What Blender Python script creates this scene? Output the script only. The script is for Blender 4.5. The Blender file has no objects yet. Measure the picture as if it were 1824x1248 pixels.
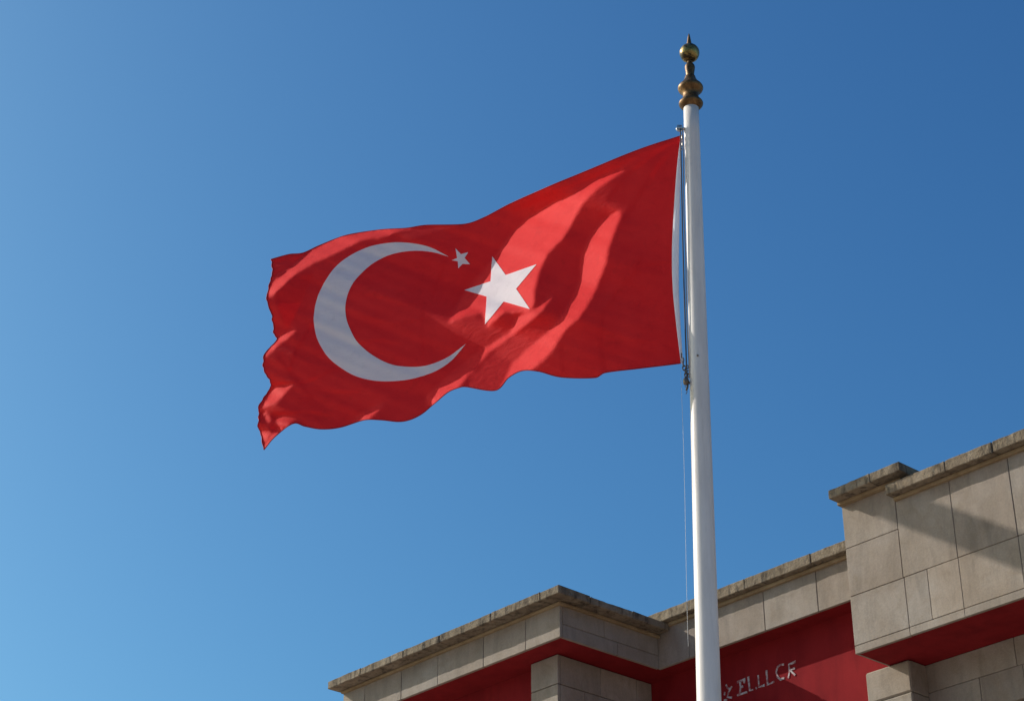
import bpy, bmesh, math, random
import numpy as np
from mathutils import Vector, Matrix, geometry
from mathutils.noise import noise as pnoise

R = math.radians
scene = bpy.context.scene
COL = scene.collection

# ------------------------------------------------------------------ camera
cam = bpy.data.cameras.new("camera")
cam.sensor_width = 36.0
cam.lens = 67.73
cam.clip_start = 0.1
cam.clip_end = 2000.0
cam_o = bpy.data.objects.new("camera", cam)
cam_o.location = (0.0, 0.0, 1.6)
cam_o.rotation_euler = (R(90 + 29.363), 0.0, 0.0)
COL.objects.link(cam_o)
scene.camera = cam_o

# ------------------------------------------------------------------ sky, sun, exposure
SUN_AZ = R(-67.0)      # measured from +Y, negative towards -X
SUN_EL = R(32.0)
world = bpy.data.worlds.new("World")
scene.world = world
world.use_nodes = True
wn = world.node_tree
bg = wn.nodes["Background"]
sky = wn.nodes.new("ShaderNodeTexSky")
sky.sky_type = 'NISHITA'
sky.sun_disc = False
sky.sun_elevation = SUN_EL
sky.sun_rotation = SUN_AZ
sky.altitude = 0.0
sky.air_density = 1.0
sky.dust_density = 2.0
sky.ozone_density = 6.0
# deep polarised blue of the photograph: a film-like response per channel on the sky's own radiance
SKY_K = 0.1
sep = wn.nodes.new("ShaderNodeSeparateColor"); cmb = wn.nodes.new("ShaderNodeCombineColor")
wn.links.new(sky.outputs[0], sep.inputs[0])
for i, (gain, gam) in enumerate(((2.5, 1.50), (2.54, 1.32), (1.74, 1.06))):
    a = wn.nodes.new("ShaderNodeMath"); a.operation = 'MULTIPLY'; a.inputs[1].default_value = 0.08
    p = wn.nodes.new("ShaderNodeMath"); p.operation = 'POWER'; p.inputs[1].default_value = gam
    g = wn.nodes.new("ShaderNodeMath"); g.operation = 'MULTIPLY'; g.inputs[1].default_value = gain / SKY_K
    wn.links.new(sep.outputs[i], a.inputs[0]); wn.links.new(a.outputs[0], p.inputs[0]); wn.links.new(p.outputs[0], g.inputs[0])
    wn.links.new(g.outputs[0], cmb.inputs[i])
wn.links.new(cmb.outputs[0], bg.inputs[0])
bg.inputs[1].default_value = SKY_K

sun = bpy.data.lights.new("sun", 'SUN')
sun.energy = 4.7
sun.angle = R(0.25)
sun.color = (1.0, 0.95, 0.86)
sun_o = bpy.data.objects.new("sun", sun)
S_DIR = Vector((math.sin(SUN_AZ) * math.cos(SUN_EL), math.cos(SUN_AZ) * math.cos(SUN_EL), math.sin(SUN_EL)))
sun_o.rotation_euler = S_DIR.to_track_quat('Z', 'Y').to_euler()
sun_o.location = (-20, 5, 30)
COL.objects.link(sun_o)

vs = scene.view_settings
vs.view_transform = 'Standard'
vs.look = 'None'
vs.exposure = 0.0
vs.gamma = 1.0
vs.use_curve_mapping = False

# ------------------------------------------------------------------ helpers
def tag(o, label=None, cat=None, group=None, kind=None):
    if label: o["label"] = label
    if cat: o["category"] = cat
    if group: o["group"] = group
    if kind: o["kind"] = kind
    return o

def empty(name, loc, rot=(0, 0, 0)):
    o = bpy.data.objects.new(name, None)
    o.location = loc
    o.rotation_euler = rot
    COL.objects.link(o)
    return o

def obj(name, bm, mat, parent=None, smooth=False, loc=None):
    me = bpy.data.meshes.new(name)
    bm.normal_update()
    bm.to_mesh(me)
    bm.free()
    me.materials.append(mat)
    if smooth:
        for p in me.polygons: p.use_smooth = True
    o = bpy.data.objects.new(name, me)
    if parent: o.parent = parent
    if loc: o.location = loc
    COL.objects.link(o)
    return o

def add_box(bm, lo, hi, bev=0.0):
    c = [(a + b) / 2 for a, b in zip(lo, hi)]
    s = [abs(b - a) for a, b in zip(lo, hi)]
    r = bmesh.ops.create_cube(bm, size=1.0)
    vv = r["verts"]
    bmesh.ops.scale(bm, vec=s, verts=vv)
    bmesh.ops.translate(bm, vec=c, verts=vv)
    if bev > 0:
        ee = list({e for v in vv for e in v.link_edges})
        bmesh.ops.bevel(bm, geom=ee, offset=bev, segments=1, affect='EDGES', profile=0.5)

def add_tube(bm, pts, rad, seg=8, cap=True):
    pts = [Vector(p) for p in pts]
    n = len(pts)
    rads = rad if isinstance(rad, (list, tuple)) else [rad] * n
    rings = []
    ref = None
    for i, p in enumerate(pts):
        t = (pts[min(i + 1, n - 1)] - pts[max(i - 1, 0)]).normalized()
        if ref is None:
            ref = Vector((0, 1, 0)) if abs(t.y) < 0.9 else Vector((1, 0, 0))
        a = (ref - t * ref.dot(t)).normalized()
        b = t.cross(a)
        ref = a
        rings.append([bm.verts.new(p + (a * math.cos(2 * math.pi * k / seg) + b * math.sin(2 * math.pi * k / seg)) * rads[i]) for k in range(seg)])
    for i in range(n - 1):
        for k in range(seg):
            bm.faces.new((rings[i][k], rings[i][(k + 1) % seg], rings[i + 1][(k + 1) % seg], rings[i + 1][k]))
    if cap:
        bm.faces.new(rings[0][::-1]); bm.faces.new(rings[-1])

def add_lathe(bm, prof, seg=48, z0=0.0):
    rings = []
    for r, z in prof:
        rings.append([bm.verts.new((r * math.cos(2 * math.pi * k / seg), r * math.sin(2 * math.pi * k / seg), z0 + z)) for k in range(seg)])
    for i in range(len(rings) - 1):
        for k in range(seg):
            bm.faces.new((rings[i][k], rings[i][(k + 1) % seg], rings[i + 1][(k + 1) % seg], rings[i + 1][k]))
    bm.faces.new(rings[0][::-1]); bm.faces.new(rings[-1])

def add_torus(bm, c, R0, r0, axis='y', seg=20, sub=8, squash=1.0):
    rings = []
    for i in range(seg):
        a = 2 * math.pi * i / seg
        ring = []
        for j in range(sub):
            b = 2 * math.pi * j / sub
            x = (R0 + r0 * math.cos(b)) * math.cos(a)
            z = (R0 + r0 * math.cos(b)) * math.sin(a) * squash
            y = r0 * math.sin(b)
            p = (x, y, z) if axis == 'y' else (y, x, z)
            ring.append(bm.verts.new((c[0] + p[0], c[1] + p[1], c[2] + p[2])))
        rings.append(ring)
    for i in range(seg):
        for j in range(sub):
            bm.faces.new((rings[i][j], rings[(i + 1) % seg][j], rings[(i + 1) % seg][(j + 1) % sub], rings[i][(j + 1) % sub]))

# ------------------------------------------------------------------ materials
class NT:
    def __init__(self, name):
        self.m = bpy.data.materials.new(name)
        self.m.use_nodes = True
        self.t = self.m.node_tree
        self.b = self.t.nodes["Principled BSDF"]
        self.out = self.t.nodes["Material Output"]
        self.co = self.n("ShaderNodeTexCoord").outputs["Object"]
    def n(self, kind, **kw):
        x = self.t.nodes.new(kind)
        for k, v in kw.items(): setattr(x, k, v)
        return x
    def l(self, a, b): self.t.links.new(a, b)
    def mapped(self, scale, rot=(0, 0, 0)):
        m = self.n("ShaderNodeMapping")
        m.inputs["Scale"].default_value = scale
        m.inputs["Rotation"].default_value = rot
        self.l(self.co, m.inputs["Vector"])
        return m.outputs[0]
    def noise(self, scale, detail=6, rough=0.6, vec=None, dist=0.0):
        x = self.n("ShaderNodeTexNoise")
        x.inputs["Scale"].default_value = scale
        x.inputs["Detail"].default_value = detail
        x.inputs["Roughness"].default_value = rough
        x.inputs["Distortion"].default_value = dist
        self.l(vec if vec is not None else self.co, x.inputs["Vector"])
        return x.outputs["Fac"]
    def ramp(self, fac, stops):
        x = self.n("ShaderNodeValToRGB")
        e = x.color_ramp.elements
        while len(e) < len(stops): e.new(0.5)
        for i, (p, c) in enumerate(stops):
            e[i].position = p
            e[i].color = (c, c, c, 1) if isinstance(c, (int, float)) else (*c, 1)
        self.l(fac, x.inputs[0])
        return x.outputs[0]
    def mix(self, fac, a, b, mode='MIX'):
        x = self.n("ShaderNodeMix", data_type='RGBA', blend_type=mode)
        for s, v in ((x.inputs[0], fac), (x.inputs[6], a), (x.inputs[7], b)):
            if hasattr(v, "is_linked") or hasattr(v, "links"): self.l(v, s)
            elif isinstance(v, (int, float)): s.default_value = v
            else: s.default_value = (*v, 1)
        return x.outputs[2]
    def math(self, op, a, b=0.0):
        x = self.n("ShaderNodeMath", operation=op)
        for s, v in ((x.inputs[0], a), (x.inputs[1], b)):
            if hasattr(v, "links"): self.l(v, s)
            else: s.default_value = v
        return x.outputs[0]
    def island(self): return self.n("ShaderNodeNewGeometry").outputs["Random Per Island"]
    def bump(self, h, strength, dist):
        x = self.n("ShaderNodeBump")
        x.inputs["Strength"].default_value = strength
        x.inputs["Distance"].default_value = dist
        self.l(h, x.inputs["Height"])
        self.l(x.outputs[0], self.b.inputs["Normal"])
    def color(self, c):
        if hasattr(c, "links"): self.l(c, self.b.inputs["Base Color"])
        else: self.b.inputs["Base Color"].default_value = (*c, 1)
    def set(self, **kw):
        for k, v in kw.items():
            s = self.b.inputs[k.replace("_", " ")]
            if hasattr(v, "links"): self.l(v, s)
            else: s.default_value = v
        return self

def m_stone():
    t = NT("limestone_cladding")
    big = t.ramp(t.noise(1.3, 5, 0.6), [(0.3, (0.255, 0.203, 0.160)), (0.52, (0.315, 0.263, 0.220)), (0.75, (0.360, 0.315, 0.278))])
    isl = t.ramp(t.island(), [(0.0, (0.80, 0.79, 0.80)), (0.4, (0.98, 0.96, 0.93)), (0.7, (0.90, 0.91, 0.92)), (1.0, (1.10, 1.07, 1.03))])
    c = t.mix(1.0, big, isl, 'MULTIPLY')
    strk = t.ramp(t.noise(1.0, 6, 0.65, t.mapped((5, 5, 1.2)), 0.6), [(0.42, 1.0), (0.58, 0.86), (0.78, 0.6)])
    c = t.mix(0.85, c, strk, 'MULTIPLY')
    pat = t.ramp(t.noise(2.6, 8, 0.7, dist=1.2), [(0.52, 0.0), (0.70, 0.6)])
    c = t.mix(pat, c, (0.215, 0.165, 0.12))
    fine = t.ramp(t.noise(38, 5, 0.7), [(0.3, 0.88), (0.7, 1.06)])
    c = t.mix(1.0, c, fine, 'MULTIPLY')
    spk = t.ramp(t.noise(22, 2, 0.5), [(0.76, 0.0), (0.82, 0.6)])
    c = t.mix(spk, c, (0.13, 0.11, 0.09))
    t.color(c)
    t.bump(t.math('ADD', t.noise(45, 6, 0.7), t.math('MULTIPLY', t.noise(5, 4, 0.6), 1.5)), 0.35, 0.012)
    t.set(Roughness=0.88, Specular_IOR_Level=0.25)
    return t.m

def m_coping():
    t = NT("weathered_coping")
    c = t.ramp(t.noise(3.2, 8, 0.7, dist=0.8), [(0.3, (0.125, 0.093, 0.066)), (0.5, (0.22, 0.172, 0.122)), (0.7, (0.29, 0.235, 0.175))])
    isl = t.ramp(t.island(), [(0.0, 0.78), (1.0, 1.08)])
    c = t.mix(1.0, c, isl, 'MULTIPLY')
    st = t.ramp(t.noise(1.0, 7, 0.7, t.mapped((9, 9, 2.2)), 0.5), [(0.50, 0.0), (0.64, 0.8)])
    c = t.mix(st, c, (0.045, 0.036, 0.030))
    li = t.ramp(t.noise(9, 6, 0.75), [(0.6, 0.0), (0.72, 0.55)])
    c = t.mix(li, c, (0.36, 0.33, 0.27))
    t.color(c)
    t.bump(t.math('ADD', t.noise(30, 8, 0.75), t.math('MULTIPLY', t.noise(8, 5, 0.7), 2.0)), 0.7, 0.02)
    t.set(Roughness=0.95, Specular_IOR_Level=0.15)
    return t.m

def m_moulding():
    t = NT("ochre_moulding")
    c = t.ramp(t.noise(4, 7, 0.7), [(0.3, (0.20, 0.135, 0.075)), (0.7, (0.33, 0.25, 0.155))])
    t.color(c)
    t.bump(t.noise(40, 5, 0.7), 0.4, 0.01)
    t.set(Roughness=0.95, Specular_IOR_Level=0.15)
    return t.m

def m_mortar():
    t = NT("dark_mortar")
    t.color(t.ramp(t.noise(20, 4, 0.6), [(0.3, (0.13, 0.11, 0.09)), (0.7, (0.20, 0.175, 0.145))]))
    t.set(Roughness=0.95)
    return t.m

def m_red():
    t = NT("red_painted_render")
    c = t.ramp(t.noise(1.8, 6, 0.65), [(0.3, (0.195, 0.011, 0.014)), (0.7, (0.245, 0.016, 0.019))])
    st = t.ramp(t.noise(1.0, 6, 0.65, t.mapped((4, 4, 1.0)), 0.4), [(0.45, 0.0), (0.7, 0.6)])
    c = t.mix(st, c, (0.145, 0.009, 0.012))
    fine = t.ramp(t.noise(60, 4, 0.7), [(0.3, 0.9), (0.7, 1.06)])
    c = t.mix(1.0, c, fine, 'MULTIPLY')
    t.color(c)
    t.bump(t.noise(70, 6, 0.7), 0.3, 0.006)
    t.set(Roughness=0.9, Specular_IOR_Level=0.08)
    return t.m

def m_letters():
    t = NT("worn_white_paint")
    t.color(t.ramp(t.noise(16, 7, 0.7), [(0.42, (0.26, 0.08, 0.085)), (0.56, (0.42, 0.36, 0.37)), (0.8, (0.52, 0.48, 0.49))]))
    t.set(Roughness=0.7)
    return t.m

def m_pole():
    t = NT("white_pole_paint")
    c = t.ramp(t.noise(1.0, 6, 0.65, t.mapped((6, 6, 0.7))), [(0.3, (0.58, 0.52, 0.485)), (0.6, (0.72, 0.65, 0.61))])
    st = t.ramp(t.noise(1.0, 6, 0.7, t.mapped((24, 24, 1.1)), 0.3), [(0.56, 0.0), (0.75, 0.45)])
    c = t.mix(st, c, (0.34, 0.29, 0.25))
    # rust run-off below the cleat, down the side the halyard rubs on
    sx = t.n("ShaderNodeSeparateXYZ"); t.l(t.co, sx.inputs[0])
    mx_ = t.ramp(t.math('MULTIPLY', sx.outputs[0], -6.0), [(0.33, 0.0), (0.55, 1.0)])
    mz = t.n("ShaderNodeMapRange"); mz.inputs[1].default_value = 9.5; mz.inputs[2].default_value = 11.3
    t.l(sx.outputs[2], mz.inputs[0])
    mzr = t.ramp(mz.outputs[0], [(0.0, 0.0), (0.15, 0.55), (0.75, 0.8), (1.0, 0.0)])
    nz = t.ramp(t.noise(1.0, 6, 0.7, t.mapped((30, 30, 2.5)), 0.6), [(0.35, 0.0), (0.6, 1.0)])
    rust = t.math('MULTIPLY', t.math('MULTIPLY', mx_, mzr), nz)
    c = t.mix(rust, c, (0.17, 0.115, 0.08))
    t.color(c)
    t.bump(t.noise(14, 4, 0.6), 0.06, 0.01)
    t.set(Roughness=0.45, Specular_IOR_Level=0.35)
    return t.m

def m_brass():
    t = NT("tarnished_brass")
    c = t.ramp(t.noise(11, 7, 0.7, dist=0.8), [(0.35, (0.05, 0.027, 0.013)), (0.55, (0.17, 0.092, 0.038)), (0.75, (0.34, 0.21, 0.09))])
    gr = t.ramp(t.noise(20, 6, 0.7), [(0.6, 0.0), (0.75, 0.7)])
    c = t.mix(gr, c, (0.10, 0.06, 0.03))
    t.color(c)
    t.bump(t.noise(30, 6, 0.7), 0.25, 0.01)
    t.set(Metallic=0.85, Roughness=t.ramp(t.noise(14, 5, 0.6), [(0.3, 0.38), (0.7, 0.62)]))
    return t.m

def m_ball():
    t = NT("gilt_ball")
    c = t.ramp(t.noise(7, 6, 0.65, dist=0.6), [(0.44, (0.035, 0.024, 0.012)), (0.52, (0.26, 0.175, 0.055)), (0.7, (0.44, 0.32, 0.12))])
    t.color(c)
    t.bump(t.noise(16, 4, 0.6), 0.2, 0.01)
    t.set(Metallic=0.85, Roughness=0.36)
    return t.m

def m_simple(name, lo, hi, rough=0.6, metal=0.0, scale=25):
    t = NT(name)
    t.color(t.ramp(t.noise(scale, 6, 0.7), [(0.3, lo), (0.7, hi)]))
    t.bump(t.noise(scale * 2, 5, 0.7), 0.25, 0.004)
    t.set(Roughness=rough, Metallic=metal)
    return t.m

def m_cloth(name, lo, hi, trans, tw):
    t = NT(name)
    c = t.ramp(t.noise(2.2, 6, 0.65), [(0.3, lo), (0.7, hi)])
    weave = t.ramp(t.noise(1.0, 2, 0.5, t.mapped((260, 30, 260))), [(0.35, 0.93), (0.65, 1.04)])
    c = t.mix(1.0, c, weave, 'MULTIPLY')
    dirt = t.ramp(t.noise(7, 7, 0.7, dist=0.5), [(0.55, 1.0), (0.8, 0.8)])
    c = t.mix(1.0, c, dirt, 'MULTIPLY')
    t.color(c)
    t.set(Roughness=0.75, Specular_IOR_Level=0.12)
    t.bump(t.math('ADD', t.noise(1.0, 5, 0.6, t.mapped((4.5, 4.5, 11), (0, R(-38), 0)), 1.3), t.math('MULTIPLY', t.noise(120, 3, 0.6), 0.08)), 0.22, 0.03)
    tr = t.n("ShaderNodeBsdfTranslucent")
    tr.inputs["Color"].default_value = (*trans, 1)
    mx = t.n("ShaderNodeMixShader")
    mx.inputs[0].default_value = tw
    t.l(t.b.outputs[0], mx.inputs[1]); t.l(tr.outputs[0], mx.inputs[2])
    t.l(mx.outputs[0], t.out.inputs["Surface"])
    return t.m

STONE, COPING, MOULD, MORTAR, RED = m_stone(), m_coping(), m_moulding(), m_mortar(), m_red()
LETTER, POLE, BRASS, BALL = m_letters(), m_pole(), m_brass(), m_ball()
STEEL = m_simple("rusty_steel", (0.06, 0.04, 0.03), (0.24, 0.19, 0.15), 0.5, 0.7)
BRIGHT = m_simple("galvanised_steel", (0.35, 0.33, 0.31), (0.62, 0.60, 0.57), 0.35, 0.9)
DARKROPE = m_simple("dark_rope", (0.035, 0.036, 0.045), (0.09, 0.09, 0.11), 0.9, 0.0, 90)
PALEROPE = m_simple("pale_cord", (0.55, 0.55, 0.56), (0.75, 0.75, 0.74), 0.8, 0.0, 90)
REDCLOTH = m_cloth("red_flag_cloth", (0.76, 0.016, 0.020), (0.84, 0.025, 0.026), (0.80, 0.008, 0.008), 0.16)
WHITECLOTH = m_cloth("white_flag_cloth", (0.84, 0.79, 0.82), (0.91, 0.87, 0.89), (0.92, 0.80, 0.86), 0.30)
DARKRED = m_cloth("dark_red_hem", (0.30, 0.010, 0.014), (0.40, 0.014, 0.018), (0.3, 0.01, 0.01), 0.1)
GLASS = m_simple("dark_window_glass", (0.012, 0.013, 0.015), (0.02, 0.021, 0.024), 0.08, 0.0, 3)
FRAME = m_simple("dark_red_frame", (0.10, 0.012, 0.014), (0.14, 0.018, 0.02), 0.5)
ROOFING = m_simple("grey_roofing", (0.16, 0.16, 0.16), (0.24, 0.235, 0.23), 0.9, 0.0, 8)

# ------------------------------------------------------------------ the ground
def ground():
    t = NT("stone_paving")
    br = t.n("ShaderNodeTexBrick")
    br.inputs["Scale"].default_value = 1.6
    br.inputs["Mortar Size"].default_value = 0.012
    br.inputs["Color1"].default_value = (0.48, 0.40, 0.335, 1)
    br.inputs["Color2"].default_value = (0.42, 0.35, 0.295, 1)
    br.inputs["Mortar"].default_value = (0.24, 0.20, 0.17, 1)
    t.l(t.co, br.inputs["Vector"])
    c = t.mix(1.0, br.outputs["Color"], t.ramp(t.noise(0.4, 7, 0.65), [(0.3, 0.8), (0.7, 1.1)]), 'MULTIPLY')
    t.color(c); t.set(Roughness=0.85)
    bm = bmesh.new()
    bmesh.ops.create_grid(bm, x_segments=2, y_segments=2, size=900)
    o = obj("ground", bm, t.m)
    tag(o, kind="structure")
ground()

# ------------------------------------------------------------------ the building
# local frame of the building: x runs along the main face to the right, y into the building, z up
BO = Vector((0.6691, 25.2113, 0.0))
BROT = math.atan2(-0.74641, 0.66549)
bld = empty("stone_building", BO, (0, 0, BROT))
tag(bld, "stone clad building with dark red soffits and weathered coping behind the flagpole", "building")
rng = random.Random(7)

def slab_cells(us, zs, drop=()):
    return [(us[i], us[i + 1], zs[j], zs[j + 1]) for i in range(len(us) - 1) for j in range(len(zs) - 1) if (i, j) not in drop]

def clad(name, cells, axis, plane, depth=0.05, gap=0.0055, mat=STONE):
    """stone slabs on a face; axis 'y': face looks to -y at y=plane, axis 'x': face looks to +x at x=plane"""
    bm = bmesh.new()
    for a0, a1, z0, z1 in cells:
        j = rng.uniform(-0.0022, 0.0022)
        g = gap / 2
        if axis == 'y':
            add_box(bm, (a0 + g, plane + j, z0 + g), (a1 - g, plane + depth, z1 - g), 0.006)
        else:
            add_box(bm, (plane - depth, a0 + g, z0 + g), (plane + j, a1 - g, z1 - g), 0.006)
    return obj(name, bm, mat, bld)

def core(name, lo, hi, mat=MORTAR):
    bm = bmesh.new()
    add_box(bm, lo, hi)
    return obj(name, bm, mat, bld)

def coping(lo, hi, along, edge=0.010, seed=0, pieces=0.95, name="coping"):
    """a row of worn coping stones with uneven edges"""
    bm = bmesh.new()
    r2 = random.Random(seed)
    i = 0 if along == 'x' else 1
    a, end = lo[i], hi[i]
    while a < end - 0.02:
        b = min(end, a + pieces * r2.uniform(0.75, 1.3))
        if end - b < 0.3: b = end
        l2, h2 = list(lo), list(hi)
        l2[i], h2[i] = a + 0.004, b - 0.004
        h2[2] += r2.uniform(-0.006, 0.006)
        bb = bmesh.new()
        add_box(bb, l2, h2, 0.010)
        n = max(2, int((b - a) / 0.06))
        # cuts along the stone's length so its arrises can wear unevenly
        for k in range(1, n):
            co = [0, 0, 0]; co[i] = l2[i] + (h2[i] - l2[i]) * k / n
            no = [0, 0, 0]; no[i] = 1
            bmesh.ops.bisect_plane(bb, geom=bb.verts[:] + bb.edges[:] + bb.faces[:], plane_co=co, plane_no=no)
        no = (0, 0, 1)
        for fz in (0.35, 0.7):
            bmesh.ops.bisect_plane(bb, geom=bb.verts[:] + bb.edges[:] + bb.faces[:], plane_co=(0, 0, l2[2] + (h2[2] - l2[2]) * fz), plane_no=no)
        off = Vector((r2.uniform(0, 50), r2.uniform(0, 50), 0))
        for v in bb.verts:
            p = v.co * 4.0 + off
            q = v.co * 23.0 + off
            d = Vector((pnoise(p), pnoise(p + Vector((9, 3, 1))), pnoise(p + Vector((2, 8, 5))))) * edge * 0.55 + \
                Vector((pnoise(q), pnoise(q + Vector((9, 3, 1))), pnoise(q + Vector((2, 8, 5))))) * edge * 0.6
            d[i] = 0
            v.co += d
        me = bpy.data.meshes.new("t"); bb.to_mesh(me); bb.free()
        bm.from_mesh(me); bpy.data.meshes.remove(me)
        a = b
    return obj(name, bm, COPING, bld)

ZS = 11.24                 # underside of the long fascia
# --- projecting block on the left
core("parapet", (-4.93, 0.04, ZS + 0.02), (-0.04, 7.0, 11.72))
clad("fascia", slab_cells([-4.97, -4.42, -3.52, -2.66, -1.63, -0.72, 0.0], [ZS, 11.735]), 'y', 0.0)
bm = bmesh.new(); add_box(bm, (-4.99, 0.06, ZS + 0.004), (-4.935, 7.0, 11.735), 0.005); obj("end_wall", bm, STONE, bld)
clad("fascia", [(0.053, 0.86, 11.44, 11.735), (0.86, 1.953, 11.44, 11.735), (0.053, 1.12, ZS, 11.44), (1.12, 1.953, ZS, 11.44)], 'x', 0.0)
coping((-5.05, -0.26, 11.745), (0.26, 0.35, 11.870), 'x', seed=3)
coping((-0.35, 0.356, 11.745), (0.255, 1.94, 11.858), 'y', seed=4)
bm = bmesh.new()
add_box(bm, (-4.97, -0.055, 11.70), (0.055, 0.2, 11.742), 0.008)
add_box(bm, (-0.2, 0.204, 11.70), (0.055, 1.95, 11.742), 0.008)
obj("moulding", bm, MOULD, bld)
core("soffit", (-4.93, 0.012, ZS + 0.006), (-0.012, 2.376, ZS + 0.018), RED)
# --- recessed wall behind the pole
core("parapet", (-0.06, 2.0, ZS + 0.024), (4.2, 7.0, 11.84))
clad("fascia", slab_cells([-0.03, 0.60, 2.04, 2.99, 3.95], [ZS, 11.87]), 'y', 1.956)
coping((-0.30, 1.81, 11.875), (3.93, 2.4, 12.03), 'x', seed=5)
bm = bmesh.new(); add_box(bm, (0.01, 1.905, 11.82), (3.93, 2.1, 11.872), 0.008); obj("moulding", bm, MOULD, bld)
core("soffit", (-0.006, 1.985, ZS + 0.007), (4.2, 2.40, ZS + 0.019), RED)
# --- tall block on the right
ZT = 10.25
core("parapet", (3.955, 1.50, ZT + 0.02), (4.90, 2.9, 12.33))
core("parapet", (4.905, 1.50, ZT + 0.02), (13.0, 7.0, 12.12))
clad("wall_face", [(3.92, 4.787, 11.70, 12.34), (3.92, 4.787, 11.03, 11.70), (3.92, 4.80, 10.36, 11.03), (3.92, 4.80, ZT, 10.36)], 'y', 1.456)
us = [4.79, 5.635, 6.52, 7.4, 8.3, 9.2, 10.1, 11.0, 12.0, 13.0]
cells = slab_cells(us, [11.03, 12.125])
cells += [(4.803, 5.16, 10.36, 11.03), (5.16, 5.64, 10.36, 11.03)] + slab_cells(us[1:], [10.36, 11.03]) + [(4.803, 5.64, ZT, 10.36)] + slab_cells(us[1:], [ZT, 10.36])
clad("wall_face", cells, 'y', 1.450)
bm = bmesh.new(); add_box(bm, (3.93, 1.512, ZT + 0.004), (3.953, 2.9, 12.33)); obj("end_wall", bm, STONE, bld)
bm = bmesh.new(); add_box(bm, (4.902, 1.52, 12.135), (4.93, 2.9, 12.335)); obj("end_wall", bm, STONE, bld)
coping((3.905, 1.21, 12.348), (5.09, 2.9, 12.475), 'x', seed=11, pieces=0.7)
bm = bmesh.new(); add_box(bm, (3.915, 1.37, 12.300), (4.95, 1.55, 12.345), 0.006); obj("moulding", bm, MOULD, bld)
coping((4.765, 1.285, 12.128), (13.0, 2.0, 12.275), 'x', seed=9)
bm = bmesh.new(); add_box(bm, (4.80, 1.40, 12.075), (13.0, 1.6, 12.124), 0.006); obj("moulding", bm, MOULD, bld)
core("soffit", (3.935, 1.47, ZT + 0.006), (13.0, 2.65, ZT + 0.018), RED)
# --- red walls and stone piers below
core("red_wall", (-4.9, 0.62, 0.0), (-1.04, 0.8, ZS + 0.003), RED)
core("red_wall", (-0.72, 2.316, 0.0), (4.10, 2.6, ZS + 0.022), RED)
core("pillar_core", (-1.03, 0.46, 0.0), (-0.55, 2.31, ZS + 0.002))
zs = [ZS - 0.005, 10.80, 10.1, 9.3, 8.5, 7.7, 6.9, 6.1, 5.3, 4.5, 3.7, 2.9, 2.1, 1.3, 0.02][::-1]
bm = bmesh.new()
for z0, z1 in zip(zs[:-1], zs[1:]):
    add_box(bm, (-1.07, 0.42, z0 + 0.005), (-0.51, 0.47, z1 - 0.005), 0.006)
    ys = [0.473, 1.27, 2.0, 2.31] if zs.index(z0) % 2 else [0.473, 0.95, 1.75, 2.31]
    for y0, y1 in zip(ys[:-1], ys[1:]):
        add_box(bm, (-0.56, y0 + 0.004, z0 + 0.005), (-0.51 + rng.uniform(-0.002, 0.002), y1 - 0.004, z1 - 0.005), 0.006)
obj("pillar", bm, STONE, bld)
core("pier_core", (3.62, 2.11, 0.0), (4.24, 2.6, ZT - 0.005))
zs = [ZT - 0.002, 9.82, 9.1, 8.3, 7.5, 6.7, 5.9, 5.1, 4.3, 3.5, 2.7, 1.9, 1.1, 0.02][::-1]
bm = bmesh.new()
for z0, z1 in zip(zs[:-1], zs[1:]):
    add_box(bm, (3.57, 2.08, z0 + 0.005), (4.28, 2.13, z1 - 0.005), 0.02)
    add_box(bm, (4.23, 2.133, z0 + 0.005), (4.275, 2.447, z1 - 0.005), 0.01)
obj("pier", bm, STONE, bld)
# lower stone wall with a window opening at its right
core("lower_core", (4.215, 2.50, 9.46), (13.0, 2.7, ZT + 0.002))
cells = slab_cells([4.215, 5.62, 6.9, 8.2, 9.5, 10.8, 13.0], [9.88, ZT + 0.003]) + slab_cells([4.215, 5.05, 5.70, 7.5, 8.8, 10.1, 11.4, 13.0], [9.455, 9.88])
clad("lower_wall", cells, 'y', 2.45)
core("lower_core", (4.215, 2.50, 0.0), (5.38, 2.69, 9.45))
clad("lower_wall", slab_cells([4.215, 5.40], [0.02, 1.5, 3.0, 4.5, 6.0, 7.5, 9.45]), 'y', 2.45)
w = core("window", (5.405, 2.68, 7.2), (8.0, 2.695, 9.452), FRAME)
bm = bmesh.new(); add_box(bm, (5.47, 2.66, 7.27), (7.93, 2.675, 9.39)); obj("pane", bm, GLASS, w)
core("lower_core", (8.005, 2.50, 0.0), (13.0, 2.69, 9.45))
clad("lower_wall", slab_cells([8.005, 9.5, 11.0, 13.0], [0.02, 2.0, 4.0, 6.0, 7.5, 9.45]), 'y', 2.45)
core("lower_core", (5.405, 2.50, 0.0), (8.0, 2.69, 7.15))
clad("lower_wall", slab_cells([5.405, 6.7, 8.0], [0.02, 2.0, 4.0, 6.0, 7.17]), 'y', 2.45)
# body of the building behind
core("roof", (-4.92, 2.7, 11.3), (13.0, 14.0, 11.66), ROOFING)
core("back_wall", (-4.94, 2.7, 0.0), (13.0, 14.0, 11.29), STONE)

# --- painted lettering on the red wall
sign = empty("wall_lettering", BO + Matrix.Rotation(BROT, 3, 'Z') @ Vector((0, 2.316, 10.65)), (0, 0, BROT))
tag(sign, "worn white capital letters on the shaded dark red wall right of the flagpole", "lettering")

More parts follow.
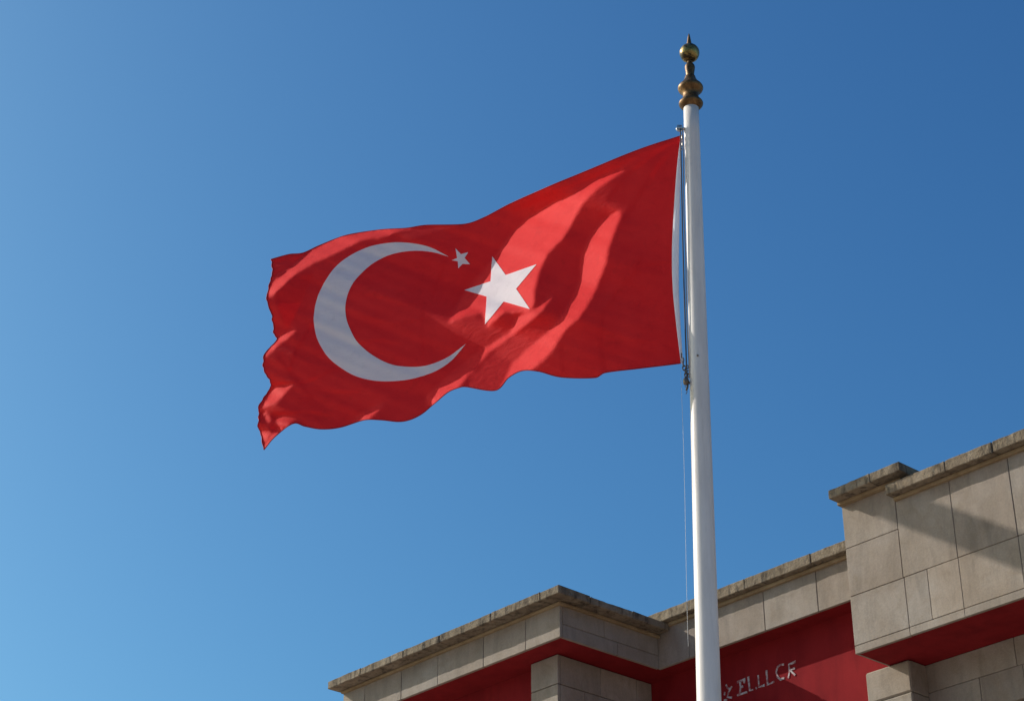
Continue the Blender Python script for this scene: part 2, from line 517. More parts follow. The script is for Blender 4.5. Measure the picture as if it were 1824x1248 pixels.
LETTERS = [
    [[(0.947, 10.841), (0.97, 10.786), (1.01, 10.759)], [(1.055, 10.788), (0.992, 10.723), (0.96, 10.654), (1.042, 10.625)], [(0.895, 10.626), (0.952, 10.616)], [(0.919, 10.742), (0.905, 10.695)]],
    [[(1.157, 10.818), (1.312, 10.826)], [(1.216, 10.831), (1.213, 10.726), (1.195, 10.633)], [(1.202, 10.729), (1.265, 10.732)], [(1.299, 10.821), (1.284, 10.772)], [(1.148, 10.63), (1.335, 10.629)]],
    [[(1.368, 10.847), (1.382, 10.637), (1.447, 10.636)]],
    [[(1.552, 10.818), (1.553, 10.644), (1.656, 10.645)], [(1.498, 10.659), (1.511, 10.631)]],
    [[(1.709, 10.846), (1.711, 10.635), (1.834, 10.65)]],
    [[(2.026, 10.843), (1.964, 10.855), (1.909, 10.838), (1.883, 10.777), (1.904, 10.695), (1.95, 10.649), (2.016, 10.653)]],
    [[(2.106, 10.816), (2.237, 10.829)], [(2.116, 10.81), (2.116, 10.706), (2.089, 10.63)], [(2.114, 10.735), (2.219, 10.738)], [(2.142, 10.719), (2.215, 10.64)]],
]

def stroke(bm, pts, w, y):
    pts = [Vector((p[0], 0, p[1] - 10.65)) for p in pts]
    L_, R_ = [], []
    n = len(pts)
    for i, p in enumerate(pts):
        t = (pts[min(i + 1, n - 1)] - pts[max(i - 1, 0)]).normalized()
        nn = Vector((-t.z, 0, t.x))
        ww = w * (0.5 + 0.10 * math.sin(7.3 * i + 11 * p.x))
        L_.append(p + nn * ww); R_.append(p - nn * ww)
    fr = [(bm.verts.new((a.x, y, a.z)), bm.verts.new((b.x, y, b.z))) for a, b in zip(L_, R_)]
    bk = [(bm.verts.new((a.x, 0.004, a.z)), bm.verts.new((b.x, 0.004, b.z))) for a, b in zip(L_, R_)]
    for i in range(n - 1):
        bm.faces.new((fr[i][0], fr[i][1], fr[i + 1][1], fr[i + 1][0]))
        bm.faces.new((fr[i][0], fr[i + 1][0], bk[i + 1][0], bk[i][0]))
        bm.faces.new((fr[i][1], bk[i][1], bk[i + 1][1], fr[i + 1][1]))
    for i in (0, n - 1):
        bm.faces.new((fr[i][0], bk[i][0], bk[i][1], fr[i][1]))

for strokes in LETTERS:
    bm = bmesh.new()
    for k, s in enumerate(strokes):
        stroke(bm, s, 0.027 if k else 0.031, -0.008 - 0.0012 * k)
    bmesh.ops.recalc_face_normals(bm, faces=bm.faces[:])
    obj("letter", bm, LETTER, sign)

# ------------------------------------------------------------------ the flagpole
PB = Vector((1.6525, 17.0, 0.0))
LEAN = R(1.207)
fp = empty("flagpole", PB, (0, LEAN, 0))
tag(fp, "tall white flagpole with a tarnished brass ball finial in front of the stone building", "flagpole")
HT = 14.215
def prad(z): return 0.148 + (0.0825 - 0.148) * z / HT
bm = bmesh.new()
add_lathe(bm, [(prad(z), z) for z in np.linspace(0.05, HT, 40)], 48)
obj("pole", bm, POLE, fp, True)
bm = bmesh.new()
add_lathe(bm, [(0.30, 0.004), (0.30, 0.05), (0.22, 0.07), (0.20, 0.25), (0.165, 0.28), (0.15, 0.3)], 40)
obj("base_plate", bm, STEEL, fp, True)
# finial, turned in stages
bm = bmesh.new()
add_lathe(bm, [(0.080, -0.03), (0.092, -0.018), (0.116, 0.004), (0.130, 0.024), (0.133, 0.040), (0.127, 0.055), (0.108, 0.078), (0.093, 0.100), (0.086, 0.125), (0.084, 0.150),
               (0.086, 0.168), (0.104, 0.192), (0.130, 0.220), (0.139, 0.242), (0.138, 0.256), (0.126, 0.278), (0.100, 0.308), (0.078, 0.340), (0.063, 0.375), (0.056, 0.405)], 56, HT)
fin = obj("finial", bm, BRASS, fp, True)
bm = bmesh.new()
add_lathe(bm, [(0.046, 0.40), (0.044, 0.42), (0.047, 0.46), (0.054, 0.51), (0.056, 0.535), (0.051, 0.56), (0.040, 0.575), (0.026, 0.582), (0.024, 0.62), (0.03, 0.635)], 40, HT)
obj("urn", bm, BRASS, fin, True)
bm = bmesh.new()
prof = []
for k in range(25):
    a = -math.pi / 2 * 0.86 + (math.pi * 0.93) * k / 24
    prof.append((max(0.02, 0.110 * math.cos(a)), 0.735 + (0.118 if a < 0 else 0.108) * math.sin(a)))
add_lathe(bm, prof, 48, HT)
obj("ball", bm, BALL, fin, True)
bm = bmesh.new()
add_lathe(bm, [(0.03, 0.832), (0.028, 0.86), (0.022, 0.90), (0.015, 0.95), (0.007, 0.995), (0.002, 1.005)], 24, HT)
obj("spike", bm, BRASS, fin, True)

# pole fittings: pulley at the top of the hoist, cleat below it
def pole_local(q, z, out=0.0):
    """a point of the flag's plane given in the frame of the leaning pole"""
    p = FO + FL * q + Vector((0, 0, z)) - FN * out
    return Matrix.Rotation(-LEAN, 3, 'Y') @ (p - PB)
FO = Vector((1.88, 17.0, 11.5))
FL = Vector((math.sin(SUN_AZ), math.cos(SUN_AZ), 0.0))
FN = Vector((math.cos(SUN_AZ), -math.sin(SUN_AZ), 0.0))      # away from the camera

def near_pole(z_w, dx, dy=0.0):
    """world point beside the pole's axis at height z_w"""
    x = PB.x + math.tan(LEAN) * z_w
    return Vector((x + dx, PB.y + dy, z_w))
def to_fp(p): return Matrix.Rotation(-LEAN, 3, 'Y') @ (Vector(p) - PB)

zt = 13.90
bm = bmesh.new()
c = to_fp(near_pole(zt, -0.135, -0.02))
add_torus(bm, c, 0.026, 0.012, 'y', 20, 8)
add_box(bm, (c.x - 0.008, c.y - 0.02, c.z - 0.008), (c.x + 0.075, c.y + 0.02, c.z + 0.008), 0.003)
add_box(bm, (c.x - 0.028, c.y - 0.024, c.z - 0.012), (c.x + 0.03, c.y - 0.019, c.z + 0.036), 0.003)
add_box(bm, (c.x - 0.028, c.y + 0.019, c.z - 0.012), (c.x + 0.03, c.y + 0.024, c.z + 0.036), 0.003)
obj("pulley", bm, BRIGHT, fp, True)
bm = bmesh.new()
c = to_fp(near_pole(10.80, -0.135, -0.015))
add_lathe(bm, [(0.006, -0.04), (0.026, -0.03), (0.032, 0.0), (0.026, 0.03), (0.006, 0.05)], 16)
bmesh.ops.translate(bm, vec=c, verts=bm.verts[:])
add_tube(bm, [c + Vector((0.0, 0, -0.01)), c + Vector((0.05, 0, -0.02))], 0.012, 8)
add_tube(bm, [c + Vector((0.018, 0, -0.02)), c + Vector((0.012, 0, -0.07)), c + Vector((0.0, 0, -0.10))], 0.010, 8)
obj("cleat", bm, STEEL, fp, True)
bm = bmesh.new()
c = to_fp(near_pole(11.05, 0.0, -0.105))
bmesh.ops.create_uvsphere(bm, u_segments=10, v_segments=6, radius=0.011, matrix=Matrix.Translation(c + Vector((-0.02, 0.003, 0))))
obj("bolt", bm, STEEL, fp, True)

# halyard: dark hoisting lines along the pole, chain links at the foot of the flag
hal = empty("halyard", near_pole(10.7, -0.14, 0.0))
tag(hal, "dark halyard rope with a short rusty chain along the left side of the white pole", "rope")
H0 = hal.location.copy()
bm = bmesh.new()
pts = []
for k in range(30):
    f = k / 29
    z = zt + (10.83 - zt) * f
    bow = 0.02 * math.sin(math.pi * f)
    pts.append(near_pole(z, -0.125 - 0.002 * f - bow * 0.3, -0.03) - H0)
add_tube(bm, pts, 0.0075, 8)
obj("line", bm, DARKROPE, hal, True)
bm = bmesh.new()
add_tube(bm, [p + Vector((0.022 + 0.004 * math.sin(i * .5), -0.004, 0)) for i, p in enumerate(pts)], 0.006, 8)
obj("line", bm, m_simple("grey_rope", (0.22, 0.21, 0.22), (0.36, 0.34, 0.34), 0.9, 0.0, 90), hal, True)
bm = bmesh.new()
for k, (q, z) in enumerate([(0.175, -0.36), (0.168, -0.41), (0.16, -0.46), (0.152, -0.505), (0.143, -0.55), (0.135, -0.59)]):
    p = FO + FL * q + Vector((0, 0, z)) - H0
    add_torus(bm, p, 0.016, 0.006, 'y' if k % 2 else 'x', 14, 6, 1.6)
for q, z in ((0.118, -0.50), (0.11, -0.56), (0.115, -0.60)):
    p = FO + FL * q + Vector((0, 0, z)) - H0
    add_torus(bm, p, 0.014, 0.006, 'y', 12, 6, 1.2)
obj("chain", bm, STEEL, hal, True)
bm = bmesh.new()
p = near_pole(13.78, -0.112, -0.03) - H0
for k in range(4): add_torus(bm, p + Vector((0, 0, -0.045 * k)), 0.013, 0.005, 'y' if k % 2 else 'x', 12, 6, 1.7)
obj("shackle", bm, BRIGHT, hal, True)
bm = bmesh.new()
p = FO + FL * 0.140 + Vector((0, 0, -0.76)) - H0
add_tube(bm, [p + Vector((-0.012, 0, 0.045)), p + Vector((0.004, 0, 0.02)), p + Vector((0.006, 0, -0.02)), p + Vector((-0.006, 0, -0.045))], 0.004, 6)
obj("hook", bm, STEEL, hal, True)
# thin pale cord hanging loose from the foot of the flag
c0 = FO + FL * 0.19 + Vector((0, 0, -0.52))
cord = empty("hanging_cord", c0)
tag(cord, "thin pale loose cord hanging below the flag beside the white pole", "cord")
bm = bmesh.new()
pts = []
for k in range(40):
    f = k / 39
    pts.append(Vector((-0.05 * f + 0.006 * math.sin(f * 5), 0.0, -2.95 * f)))
add_tube(bm, pts, 0.0018, 6)
obj("strand", bm, PALEROPE, cord, True)

# ------------------------------------------------------------------ the flag
TOP = [(0.059, 2.339),(0.525, 2.29),(1.05, 2.196),(1.585, 2.101),(2.042, 2.013),(2.361, 1.916),(2.614, 1.886),(3.108, 1.998),(3.354, 2.02),(3.732, 2.094),(4.165, 2.127),(4.497, 2.072),(4.699, 2.015),(4.881, 2.037),(5.102, 2.022)]
FLY = [(5.102, 2.022),(5.063, 1.836),(5.087, 1.546),(5.044, 1.349),(4.991, 1.18),(4.976, 0.995),(4.931, 0.88),(5.025, 0.777),(5.067, 0.655),(5.045, 0.499),(4.957, 0.316),(5.058, 0.124),(5.092, 0.004),(5.07, -0.196),(5.007, -0.379),(4.971, -0.492)]
BOTTOM = [(0.185, -0.443),(0.618, -0.402),(1.01, -0.37),(1.112, -0.406),(1.485, -0.323),(1.736, -0.201),(1.914, -0.158),(2.068, -0.211),(2.222, -0.331),(2.56, -0.217),(2.632, -0.208),(2.771, -0.24),(2.931, -0.349),(3.068, -0.442),(3.207, -0.485),(3.348, -0.48),(3.561, -0.413),(3.754, -0.374),(4.042, -0.409),(4.283, -0.381),(4.481, -0.307),(4.634, -0.239),(4.847, -0.359),(4.971, -0.492)]
HOIST = [(0.059, 2.339),(0.123, 1.93),(0.196, 1.231),(0.226, 0.819),(0.232, 0.406),(0.213, -0.002),(0.185, -0.443)]
BAND = [(0.044, 2.342),(0.087, 1.92),(0.133, 1.215),(0.157, 0.802),(0.175, 0.396),(0.175, -0.007),(0.168, -0.452)]
CRESCENT = [(2.802, 1.489),(3.024, 1.666),(3.222, 1.768),(3.447, 1.843),(3.647, 1.874),(3.848, 1.871),(4.047, 1.814),(4.219, 1.71),(4.338, 1.553),(4.418, 1.388),(4.458, 1.215),(4.461, 1.034),(4.425, 0.846),(4.353, 0.677),(4.232, 0.487),(4.076, 0.328),(3.899, 0.191),(3.702, 0.095),(3.508, 0.039),(3.293, 0.008),(3.104, 0.01),(2.916, 0.042),(2.754, 0.117),(2.639, 0.225),(2.57, 0.303),(2.651, 0.252),(2.779, 0.183),(2.919, 0.145),(3.06, 0.134),(3.226, 0.158),(3.418, 0.219),(3.59, 0.322),(3.765, 0.472),(3.894, 0.626),(3.988, 0.799),(4.05, 0.966),(4.07, 1.125),(4.052, 1.276),(3.991, 1.418),(3.896, 1.526),(3.763, 1.625),(3.591, 1.688),(3.393, 1.697),(3.195, 1.664),(2.998, 1.595)]
BIGSTAR = [(2.26, 1.359),(2.099, 1.068),(1.74, 1.116),(1.98, 0.861),(1.827, 0.572),(2.125, 0.733),(2.346, 0.495),(2.327, 0.843),(2.601, 0.993),(2.28, 1.032)]
SMALLSTAR = [(2.719, 1.58),(2.649, 1.484),(2.559, 1.488),(2.602, 1.422),(2.533, 1.321),(2.628, 1.347),(2.679, 1.301),(2.688, 1.397),(2.763, 1.429),(2.695, 1.445)]
FOLDS = [
    (1.15, [(0.713, 2.089),(1.054, 2.047),(1.32, 1.911),(1.585, 1.877),(1.853, 1.769),(2.041, 1.611),(2.202, 1.417),(2.268, 1.317),(2.601, 0.993),(2.798, 0.626),(2.57, 0.673),(2.384, 0.658),(2.324, 0.476),(2.12, 0.625),(1.858, 0.543),(1.793, 0.634),(1.778, 0.855),(1.725, 1.041),(1.631, 1.233),(1.433, 1.399),(1.325, 1.575),(1.217, 1.781),(1.057, 1.915)]),
    (1.05, [(0.806, 1.572),(0.989, 1.489),(1.162, 1.274),(1.235, 1.092),(1.248, 0.813),(1.341, 0.612),(1.498, 0.399),(1.654, 0.242),(1.86, 0.097),(2.041, -0.054),(2.17, -0.297),(2.216, -0.368),(2.067, -0.305),(1.862, -0.188),(1.605, 0.013),(1.449, 0.251),(1.295, 0.353),(1.112, 0.613),(0.977, 0.944),(0.947, 1.106),(0.837, 1.392),(0.782, 1.522)]),
    (1.05, [(1.598, 0.686),(1.78, 0.575),(1.989, 0.511),(2.067, 0.335),(2.25, 0.251),(2.511, 0.13),(2.746, -0.012),(2.903, -0.129),(3.06, -0.246),(2.977, -0.372),(2.846, -0.345),(2.69, -0.228),(2.561, -0.079),(2.301, 0.166),(2.041, 0.301),(1.859, 0.426),(1.703, 0.529),(1.598, 0.658)]),
    (0.15, [(1.859, 0.371),(1.602, 0.313),(1.757, 0.183),(1.989, 0.016),(2.17, -0.243),(2.221, -0.353),(2.559, -0.229),(2.509, -0.063),(2.249, 0.127),(2.041, 0.246)]),
    (1.05, [(4.596, 2.044),(4.292, 2.143),(3.858, 2.128),(3.279, 2.021),(3.602, 1.996),(3.954, 2.005),(4.305, 1.891),(4.532, 1.84),(4.733, 1.755),(4.929, 1.588),(5.064, 1.487),(5.109, 1.578),(5.04, 1.695),(4.866, 1.814),(4.745, 1.945)]),
    (0.12, [(3.513, 1.96),(3.106, 2.017),(2.615, 1.904),(2.398, 1.941),(2.254, 1.983),(2.302, 1.89),(2.98, 1.892),(3.298, 1.84),(3.498, 1.89)]),
    (-0.40, [(4.977, 1.533),(4.757, 1.72),(4.536, 1.686),(4.611, 1.434),(4.721, 1.145),(4.814, 1.011),(4.967, 1.385)]),
    (0.95, [(4.711, 0.993),(4.861, 0.954),(5.006, 0.847),(5.087, 0.724),(5.035, 0.713),(4.891, 0.835),(4.713, 0.936)]),
    (0.95, [(4.69, 0.267),(4.917, 0.282),(5.033, 0.144),(5.075, 0.041),(4.877, 0.074),(4.772, 0.177)]),
    (0.90, [(5.059, -0.012),(5.022, -0.008),(4.947, -0.067),(4.93, -0.179),(4.993, -0.127),(5.032, -0.08)]),
    (0.90, [(4.865, -0.114),(4.777, -0.121),(4.616, -0.205),(4.733, -0.228),(4.859, -0.188)]),
    (0.80, [(5.061, -0.221),(5.016, -0.255),(4.931, -0.301),(4.96, -0.388),(5.02, -0.376)]),
    (0.80, [(4.854, -0.263),(4.77, -0.231),(4.802, -0.31),(4.871, -0.381),(4.894, -0.34)]),
    (0.90, [(4.997, -0.417),(4.92, -0.384),(4.875, -0.4),(4.951, -0.511),(4.993, -0.479)]),
    (-0.30, [(4.94, -0.177),(4.859, -0.198),(4.864, -0.261),(4.926, -0.297),(4.971, -0.227)]),
    (0.95, [(3.547, -0.205),(3.759, -0.27),(3.853, -0.306),(3.956, -0.406),(3.849, -0.396),(3.742, -0.377),(3.626, -0.297)]),
    (0.07, [(0.617, 1.081),(0.589, 0.794),(0.732, 0.662),(0.874, 0.502),(1.055, 0.352),(0.957, 0.716),(0.824, 0.963)]),
]
CREASES = [
    (-0.23, 0.022, [(0.072, 2.322),(0.373, 2.203),(0.716, 2.001),(0.904, 1.757)]),
    (-0.23, 0.025, [(0.073, 2.298),(0.328, 2.043),(0.597, 1.677),(0.733, 1.452)]),
    (-0.19, 0.030, [(0.081, 2.312),(0.527, 2.216),(1.052, 2.115),(1.584, 2.01),(1.987, 1.937)]),
    (-0.23, 0.022, [(0.585, 0.905),(0.653, 0.754),(0.835, 0.576),(1.029, 0.346),(1.062, 0.028),(1.033, -0.325)]),
    (-0.15, 0.015, [(1.49, 0.069),(1.482, -0.256)]),
    (-0.15, 0.015, [(0.655, -0.062),(0.39, -0.161),(0.25, -0.285)]),
    (-0.15, 0.015, [(0.576, 0.819),(0.253, 0.782)]),
    (-0.19, 0.020, [(1.214, 1.927),(1.43, 1.631),(1.802, 1.318),(2.121, 1.108)]),
    (-0.23, 0.020, [(4.438, 1.081),(4.667, 0.696),(4.729, 0.481)]),
    (-0.19, 0.020, [(4.945, 0.326),(4.516, 0.26),(4.151, 0.357)]),
    (-0.19, 0.020, [(4.893, 0.669),(4.726, 0.43),(4.429, 0.043)]),
    (-0.13, 0.014, [(3.897, 1.253),(3.571, 1.124),(3.371, 1.001),(3.128, 0.945),(2.839, 0.915)]),
    (-0.13, 0.014, [(3.119, 1.082),(3.118, 0.578),(3.085, 0.225)]),
    (-0.19, 0.020, [(3.893, 0.601),(3.698, 0.608),(3.404, 0.505)]),
    (-0.23, 0.020, [(5.061, 1.996),(4.772, 1.966),(4.62, 2.023)]),
    (-0.27, 0.018, [(5.018, -0.058),(4.868, -0.064),(4.494, -0.115),(4.194, -0.225)]),
    (0.35, 0.014, [(4.982, -0.213),(4.9, -0.327),(4.92, -0.396)]),
    (-0.30, 0.014, [(5.036, -0.153),(4.935, -0.173),(4.828, -0.292)]),
    (0.35, 0.012, [(5.065, 1.687),(5.032, 1.773),(4.894, 1.847)]),
    (0.30, 0.012, [(5.083, 1.947),(4.952, 1.942),(4.878, 1.991)]),
    (-0.25, 0.016, [(5.054, 0.098),(4.937, 0.211),(4.789, 0.243)]),
    (-0.20, 0.016, [(5.074, 1.81),(4.894, 1.847),(4.722, 1.994)]),
    (-0.16, 0.018, [(4.511, 0.184),(4.21, 0.072),(3.866, -0.0)]),
    (-0.16, 0.016, [(4.691, 0.676),(4.454, 0.472),(4.099, 0.296)]),
    (-0.14, 0.018, [(2.849, 1.454),(2.941, 1.219),(3.009, 1.006)]),
    (-0.14, 0.016, [(3.809, 0.937),(3.509, 0.767),(3.122, 0.729)]),
]
# cloth coordinates: q = metres from the pole towards the fly, z = height; the wind bulges it to the far side
flag = empty("flag", FO + Vector((0, 0, 0)))
flag.matrix_world = Matrix(((FL.x, FN.x, 0, FO.x), (FL.y, FN.y, 0, FO.y), (0, 0, 1, FO.z), (0, 0, 0, 1)))
tag(flag, "large red flag with white crescent and two stars streaming left from the white pole", "flag")
BUL = np.array([0.351, 0.781, 0.516])      # direction of the bulges: along q, to the far side, up

Q0, Q1, Z0, Z1, DQ = -0.2, 5.4, -0.8, 2.7, 0.02
NQ, NZ = int((Q1 - Q0) / DQ) + 1, int((Z1 - Z0) / DQ) + 1
qa, za = Q0 + DQ * np.arange(NQ), Z0 + DQ * np.arange(NZ)
GQ, GZ = np.meshgrid(qa, za, indexing='ij')

def inside(poly, X, Y):
    r = np.zeros(X.shape, bool)
    n = len(poly)
    for i in range(n):
        x0, y0 = poly[i]; x1, y1 = poly[(i + 1) % n]
        if y0 == y1: continue
        c = ((y0 > Y) != (y1 > Y)) & (X < (x1 - x0) * (Y - y0) / (y1 - y0) + x0)
        r ^= c
    return r

def blur(A, s):
    k = int(3 * s) + 1
    w = np.exp(-0.5 * (np.arange(-k, k + 1) / s) ** 2); w /= w.sum()
    P = np.pad(A, k, mode='edge')
    B = sum(w[i] * P[i:i + A.shape[0], :] for i in range(2 * k + 1))
    return sum(w[i] * B[:, i:i + A.shape[1]] for i in range(2 * k + 1))

def solve_folds():
    # slope of the cloth towards the sun: positive faces catch the light, slightly negative ones are in their own shade
    G = np.full(GQ.shape, BASE_SLOPE)
    for g, poly in FOLDS:
        G[inside(poly, GQ, GZ)] = g
    rs = np.random.RandomState(3)
    wob = blur(rs.randn(*G.shape), 9.0); wob /= wob.std()
    wob2 = blur(rs.randn(*G.shape), 3.0); wob2 /= wob2.std()
    G = blur(G, 0.9) + 0.009 * wob + 0.005 * wob2
    for g, wd, line in CREASES:
        dd = np.full(G.shape, 9.0)
        for (q0, z0), (q1, z1) in zip(line[:-1], line[1:]):
            ll = (q1 - q0) ** 2 + (z1 - z0) ** 2
            tt = np.clip(((GQ - q0) * (q1 - q0) + (GZ - z0) * (z1 - z0)) / ll, 0, 1)
            dd = np.minimum(dd, np.hypot(GQ - q0 - tt * (q1 - q0), GZ - z0 - tt * (z1 - z0)))
        G += g * np.exp(-0.5 * (dd / wd) ** 2)
    outl = TOP + FLY[1:] + BOTTOM[::-1][1:] + [HOIST[-1]]
    M = blur(inside(outl, GQ, GZ).astype(float), 1.0)
    W = 0.03 + M
    cs, sn = math.cos(SUN_EL), math.sin(SUN_EL)
    def D(h):
        a = (h[1:, 1:] - h[:-1, :-1]); b = (h[1:, :-1] - h[:-1, 1:])
        dq, dz = (a + b) / (2 * DQ), (a - b) / (2 * DQ)
        return cs * dq + sn * dz, -sn * dq + cs * dz
    def DT(s, p):
        dq, dz = cs * s - sn * p, sn * s + cs * p
        a, b = (dq + dz) / (2 * DQ), (dq - dz) / (2 * DQ)
        r = np.zeros((s.shape[0] + 1, s.shape[1] + 1))
        r[1:, 1:] += a; r[:-1, :-1] -= a; r[1:, :-1] += b; r[:-1, 1:] -= b
        return r
    Wc = W[1:, 1:]
    Gc = G[1:, 1:]
    PW = 0.035
    HW = np.where((GQ < 0.22), 300.0, 0.02)
    LAP = 4e-8 / DQ ** 4
    def lap(h):
        r = np.zeros_like(h)
        r[1:-1, :] += h[2:, :] - 2 * h[1:-1, :] + h[:-2, :]
        r[:, 1:-1] += h[:, 2:] - 2 * h[:, 1:-1] + h[:, :-2]
        return r
    def A(h):
        s, p = D(h)
        return DT(Wc * s, PW * Wc * p) + HW * h + LAP * lap(lap(h))
    b = DT(Wc * Gc, 0 * Gc)
    x = np.zeros_like(G); r = b - A(x); d = r.copy(); rr = (r * r).sum(); r0 = rr
    for it in range(2500):
        Ad = A(d); al = rr / (d * Ad).sum()
        x += al * d; r -= al * Ad
        rn = (r * r).sum()
        if rn < 1e-9 * r0: break
        d = r + rn / rr * d; rr = rn
    # soft ripples running along the sun's direction: they only turn the cloth towards more or less sky
    S_ = cs * GQ + sn * GZ; P_ = -sn * GQ + cs * GZ
    for am, wl, ph, sl in ((0.016, 0.62, 0.3, 1.7), (0.008, 0.27, 1.9, 1.1), (0.005, 0.15, 4.0, 0.8)):
        x += am * np.sin(2 * math.pi * P_ / wl + ph + 1.2 * np.sin(S_ / sl + ph)) * np.clip((GQ - 0.25) / 0.6, 0, 1) * (0.6 + 0.4 * np.sin(S_ / sl * 1.3 + 2 * ph))
    print("fold solve", it, rn / r0, "h", x[M > .5].min(), x[M > .5].max())
    return x

BASE_SLOPE = -0.010
HF = solve_folds()

def H(q, z):
    """cubic lookup of the bulge"""
    fx = np.clip((np.asarray(q, float) - Q0) / DQ, 1, NQ - 3); fz = np.clip((np.asarray(z, float) - Z0) / DQ, 1, NZ - 3)
    ix, iz = fx.astype(int), fz.astype(int)
    tx, tz = fx - ix, fz - iz
    def w(t): return [-.5 * t + t * t - .5 * t ** 3, 1 - 2.5 * t * t + 1.5 * t ** 3, .5 * t + 2 * t * t - 1.5 * t ** 3, -.5 * t * t + .5 * t ** 3]
    wx, wz = w(tx), w(tz)
    r = 0
    for a in range(4):
        for b_ in range(4):
            r = r + wx[a] * wz[b_] * HF[ix + a - 1, iz + b_ - 1]
    return r

def on_cloth(q, z, off=0.0):
    """points of the cloth; off moves them off it along its normal (negative: towards the camera)"""
    q, z = np.asarray(q, float), np.asarray(z, float)
    h = H(q, z)
    q = q + 0.0017 * q * np.abs(q)      # the cloth stretches a little towards the fly
    P = np.stack([q + BUL[0] * h, BUL[1] * h, z + BUL[2] * h], -1)
    if off:
        e = 0.012
        hq, hz = (H(q + e, z) - H(q - e, z)) / (2 * e), (H(q, z + e) - H(q, z - e)) / (2 * e)
        tq = np.stack([1 + BUL[0] * hq, BUL[1] * hq, BUL[2] * hq], -1)
        tz = np.stack([BUL[0] * hz, BUL[1] * hz, 1 + BUL[2] * hz], -1)
        n = np.cross(tz, tq); n /= np.linalg.norm(n, axis=-1, keepdims=True)
        n *= np.sign(n[..., 1:2])
        P = P + n * off
    return P

def spline(pts, n):
    """centripetal curve through the points, n samples even in length"""
    P = np.array(pts, float)
    P = np.vstack([2 * P[0] - P[1], P, 2 * P[-1] - P[-2]])
    out = []
    for i in range(1, len(P) - 2):
        t = np.linspace(0, 1, 24, endpoint=False)[:, None]
        p0, p1, p2, p3 = P[i - 1], P[i], P[i + 1], P[i + 2]
        m1, m2 = (p2 - p0) / 2, (p3 - p1) / 2
        l = np.linalg.norm(p2 - p1)
        for m in (m1, m2):
            k = np.linalg.norm(m)
            if k > 1.2 * l: m *= 1.2 * l / k
        out.append((2 * t ** 3 - 3 * t ** 2 + 1) * p1 + (t ** 3 - 2 * t ** 2 + t) * m1 + (-2 * t ** 3 + 3 * t ** 2) * p2 + (t ** 3 - t ** 2) * m2)
    C_ = np.vstack(out + [P[-2][None]])
    s = np.r_[0, np.cumsum(np.linalg.norm(np.diff(C_, axis=0), axis=1))]
    u = np.linspace(0, s[-1], n)
    return np.stack([np.interp(u, s, C_[:, 0]), np.interp(u, s, C_[:, 1])], -1)

def coons(top, bottom, hoist, fly):
    nu, nv = len(top), len(hoist)
    u = np.linspace(0, 1, nu)[:, None, None]; v = np.linspace(0, 1, nv)[None, :, None]
    S1 = (1 - v) * top[:, None] + v * bottom[:, None]
    S2 = (1 - u) * hoist[None] + u * fly[None]
    B_ = (1 - u) * (1 - v) * top[0] + u * (1 - v) * top[-1] + (1 - u) * v * bottom[0] + u * v * bottom[-1]
    return S1 + S2 - B_

def sheet(bm, P):
    nu, nv = P.shape[:2]
    V = [[bm.verts.new(P[i, j]) for j in range(nv)] for i in range(nu)]
    for i in range(nu - 1):
        for j in range(nv - 1):
            bm.faces.new((V[i][j], V[i + 1][j], V[i + 1][j + 1], V[i][j + 1]))

NU, NV = 300, 170
top_c, bot_c = spline(TOP, NU), spline(BOTTOM, NU)
hoi_c, fly_c = spline(HOIST, NV), spline(FLY, NV)
rw = np.random.RandomState(11)
wear = blur(rw.randn(NV, 3), 1.2)[:, 1]
fly_c[2:-2, 0] += 0.0055 * wear[2:-2] / wear.std()          # worn, uneven fly end
cg = coons(top_c, bot_c, hoi_c, fly_c)
bm = bmesh.new()
sheet(bm, on_cloth(cg[..., 0], cg[..., 1]))
obj("cloth", bm, REDCLOTH, flag, True)
# stitched hems
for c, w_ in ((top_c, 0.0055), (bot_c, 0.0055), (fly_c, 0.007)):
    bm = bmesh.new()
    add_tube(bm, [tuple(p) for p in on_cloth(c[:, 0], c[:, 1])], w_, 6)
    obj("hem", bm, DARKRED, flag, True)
# white band of the hoist with its rope
bnd = spline(BAND, NV)
bg_ = np.stack([hoi_c + (bnd - hoi_c) * f for f in np.linspace(0, 1, 5)], 0)
P = on_cloth(bg_[..., 0], bg_[..., 1])
P[..., 1] -= (0.012 * np.sin(np.linspace(0, math.pi, 5)))[:, None]
bm = bmesh.new(); sheet(bm, P); band = obj("hoist_band", bm, WHITECLOTH, flag, True)
bm = bmesh.new(); add_tube(bm, [tuple(p) for p in P[-1]], 0.007, 6); obj("rope", bm, WHITECLOTH, band, True)

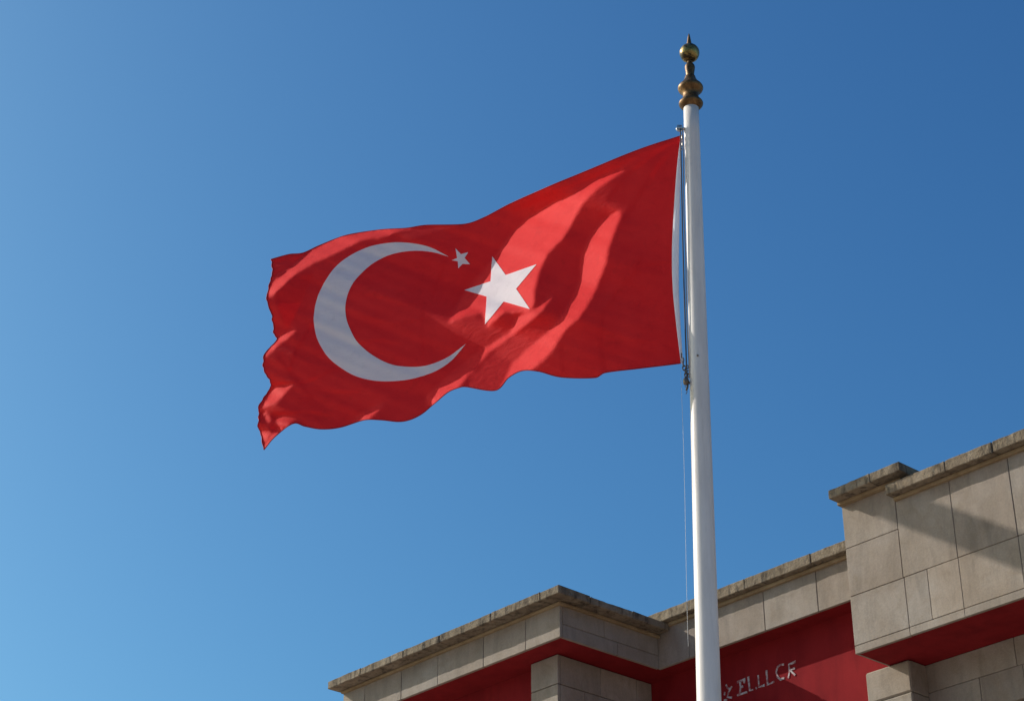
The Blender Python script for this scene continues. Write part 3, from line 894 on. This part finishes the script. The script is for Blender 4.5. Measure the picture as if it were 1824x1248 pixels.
def emblem(name, poly, smooth_poly=True):
    if smooth_poly == 'crescent':
        a = spline(poly[:25], 160); b_ = spline(poly[24:] + poly[:1], 130)
        out = np.vstack([a[:-1], b_[:-1]])
    else:
        P_ = np.array(poly + poly[:1]); out = []
        for i in range(len(poly)):
            n = max(2, int(np.linalg.norm(P_[i + 1] - P_[i]) / 0.02))
            out.append(P_[i] + (P_[i + 1] - P_[i]) * np.linspace(0, 1, n, endpoint=False)[:, None])
        out = np.vstack(out)
    lo, hi = out.min(0), out.max(0)
    st = 0.02
    X, Y = np.meshgrid(np.arange(lo[0], hi[0], st), np.arange(lo[1], hi[1], st), indexing='ij')
    seg = np.roll(out, -1, 0) - out
    m = inside([tuple(p) for p in out], X, Y)
    pts = np.stack([X[m], Y[m]], -1)
    d = np.min(np.linalg.norm(pts[:, None] - out[None], axis=2), axis=1)
    pts = pts[d > 0.009]
    verts = [Vector(p) for p in np.vstack([out, pts])]
    n = len(out)
    vo, eo, fo, *_ = geometry.delaunay_2d_cdt(verts, [(i, (i + 1) % n) for i in range(n)], [list(range(n))], 1, 1e-5)
    vo = np.array([tuple(v) for v in vo])
    bm = bmesh.new()
    for off, flip in ((-0.0045, False), (0.0045, True)):
        P = on_cloth(vo[:, 0], vo[:, 1], off)
        V = [bm.verts.new(p) for p in P]
        for f in fo:
            try: bm.faces.new([V[i] for i in (f[::-1] if flip else f)])
            except ValueError: pass
    return obj(name, bm, WHITECLOTH, flag, True)

emblem("crescent", CRESCENT, 'crescent')
emblem("star", BIGSTAR, False)
emblem("star", SMALLSTAR, False)

# ------------------------------------------------------------------ unseen caster added left of the view to throw the tall block's slanting shadow
AX = Vector((0.66549, -0.74641, 0)); AY = Vector((0.74641, 0.66549, 0))
mp = BO + AX * 4.55 + AY * 1.45 + Vector((0, 0, 12.22)) + S_DIR * 20.5     # inner end of the added box
caster = empty("added_shadow_caster", (mp.x, mp.y, 0), (0, 0, BROT))
tag(caster, "added grey box on a post, unseen left of the flag, casting the slanting shadow", "shadow caster")
zh = mp.z
CASTER_GREY = m_simple("caster_grey", (0.22, 0.22, 0.22), (0.30, 0.30, 0.295), 0.5, 0.2, 6)
bm = bmesh.new()
add_box(bm, (-0.15, -1.75, zh - 0.20), (0.15, 0.03, zh + 0.15), 0.02)
obj("caster_box", bm, CASTER_GREY, caster)
bm = bmesh.new()
for k in range(3): add_box(bm, (-0.12, -1.62 + 0.55 * k, zh - 0.210), (0.12, -1.15 + 0.55 * k, zh - 0.2005))
obj("caster_strips", bm, GLASS, caster)
bm = bmesh.new()
add_tube(bm, [(0, -1.6, 0.0), (0, -1.6, zh * 0.5), (0, -1.6, zh - 0.19)], [0.22, 0.16, 0.10], 20)
obj("caster_post", bm, CASTER_GREY, caster, True)
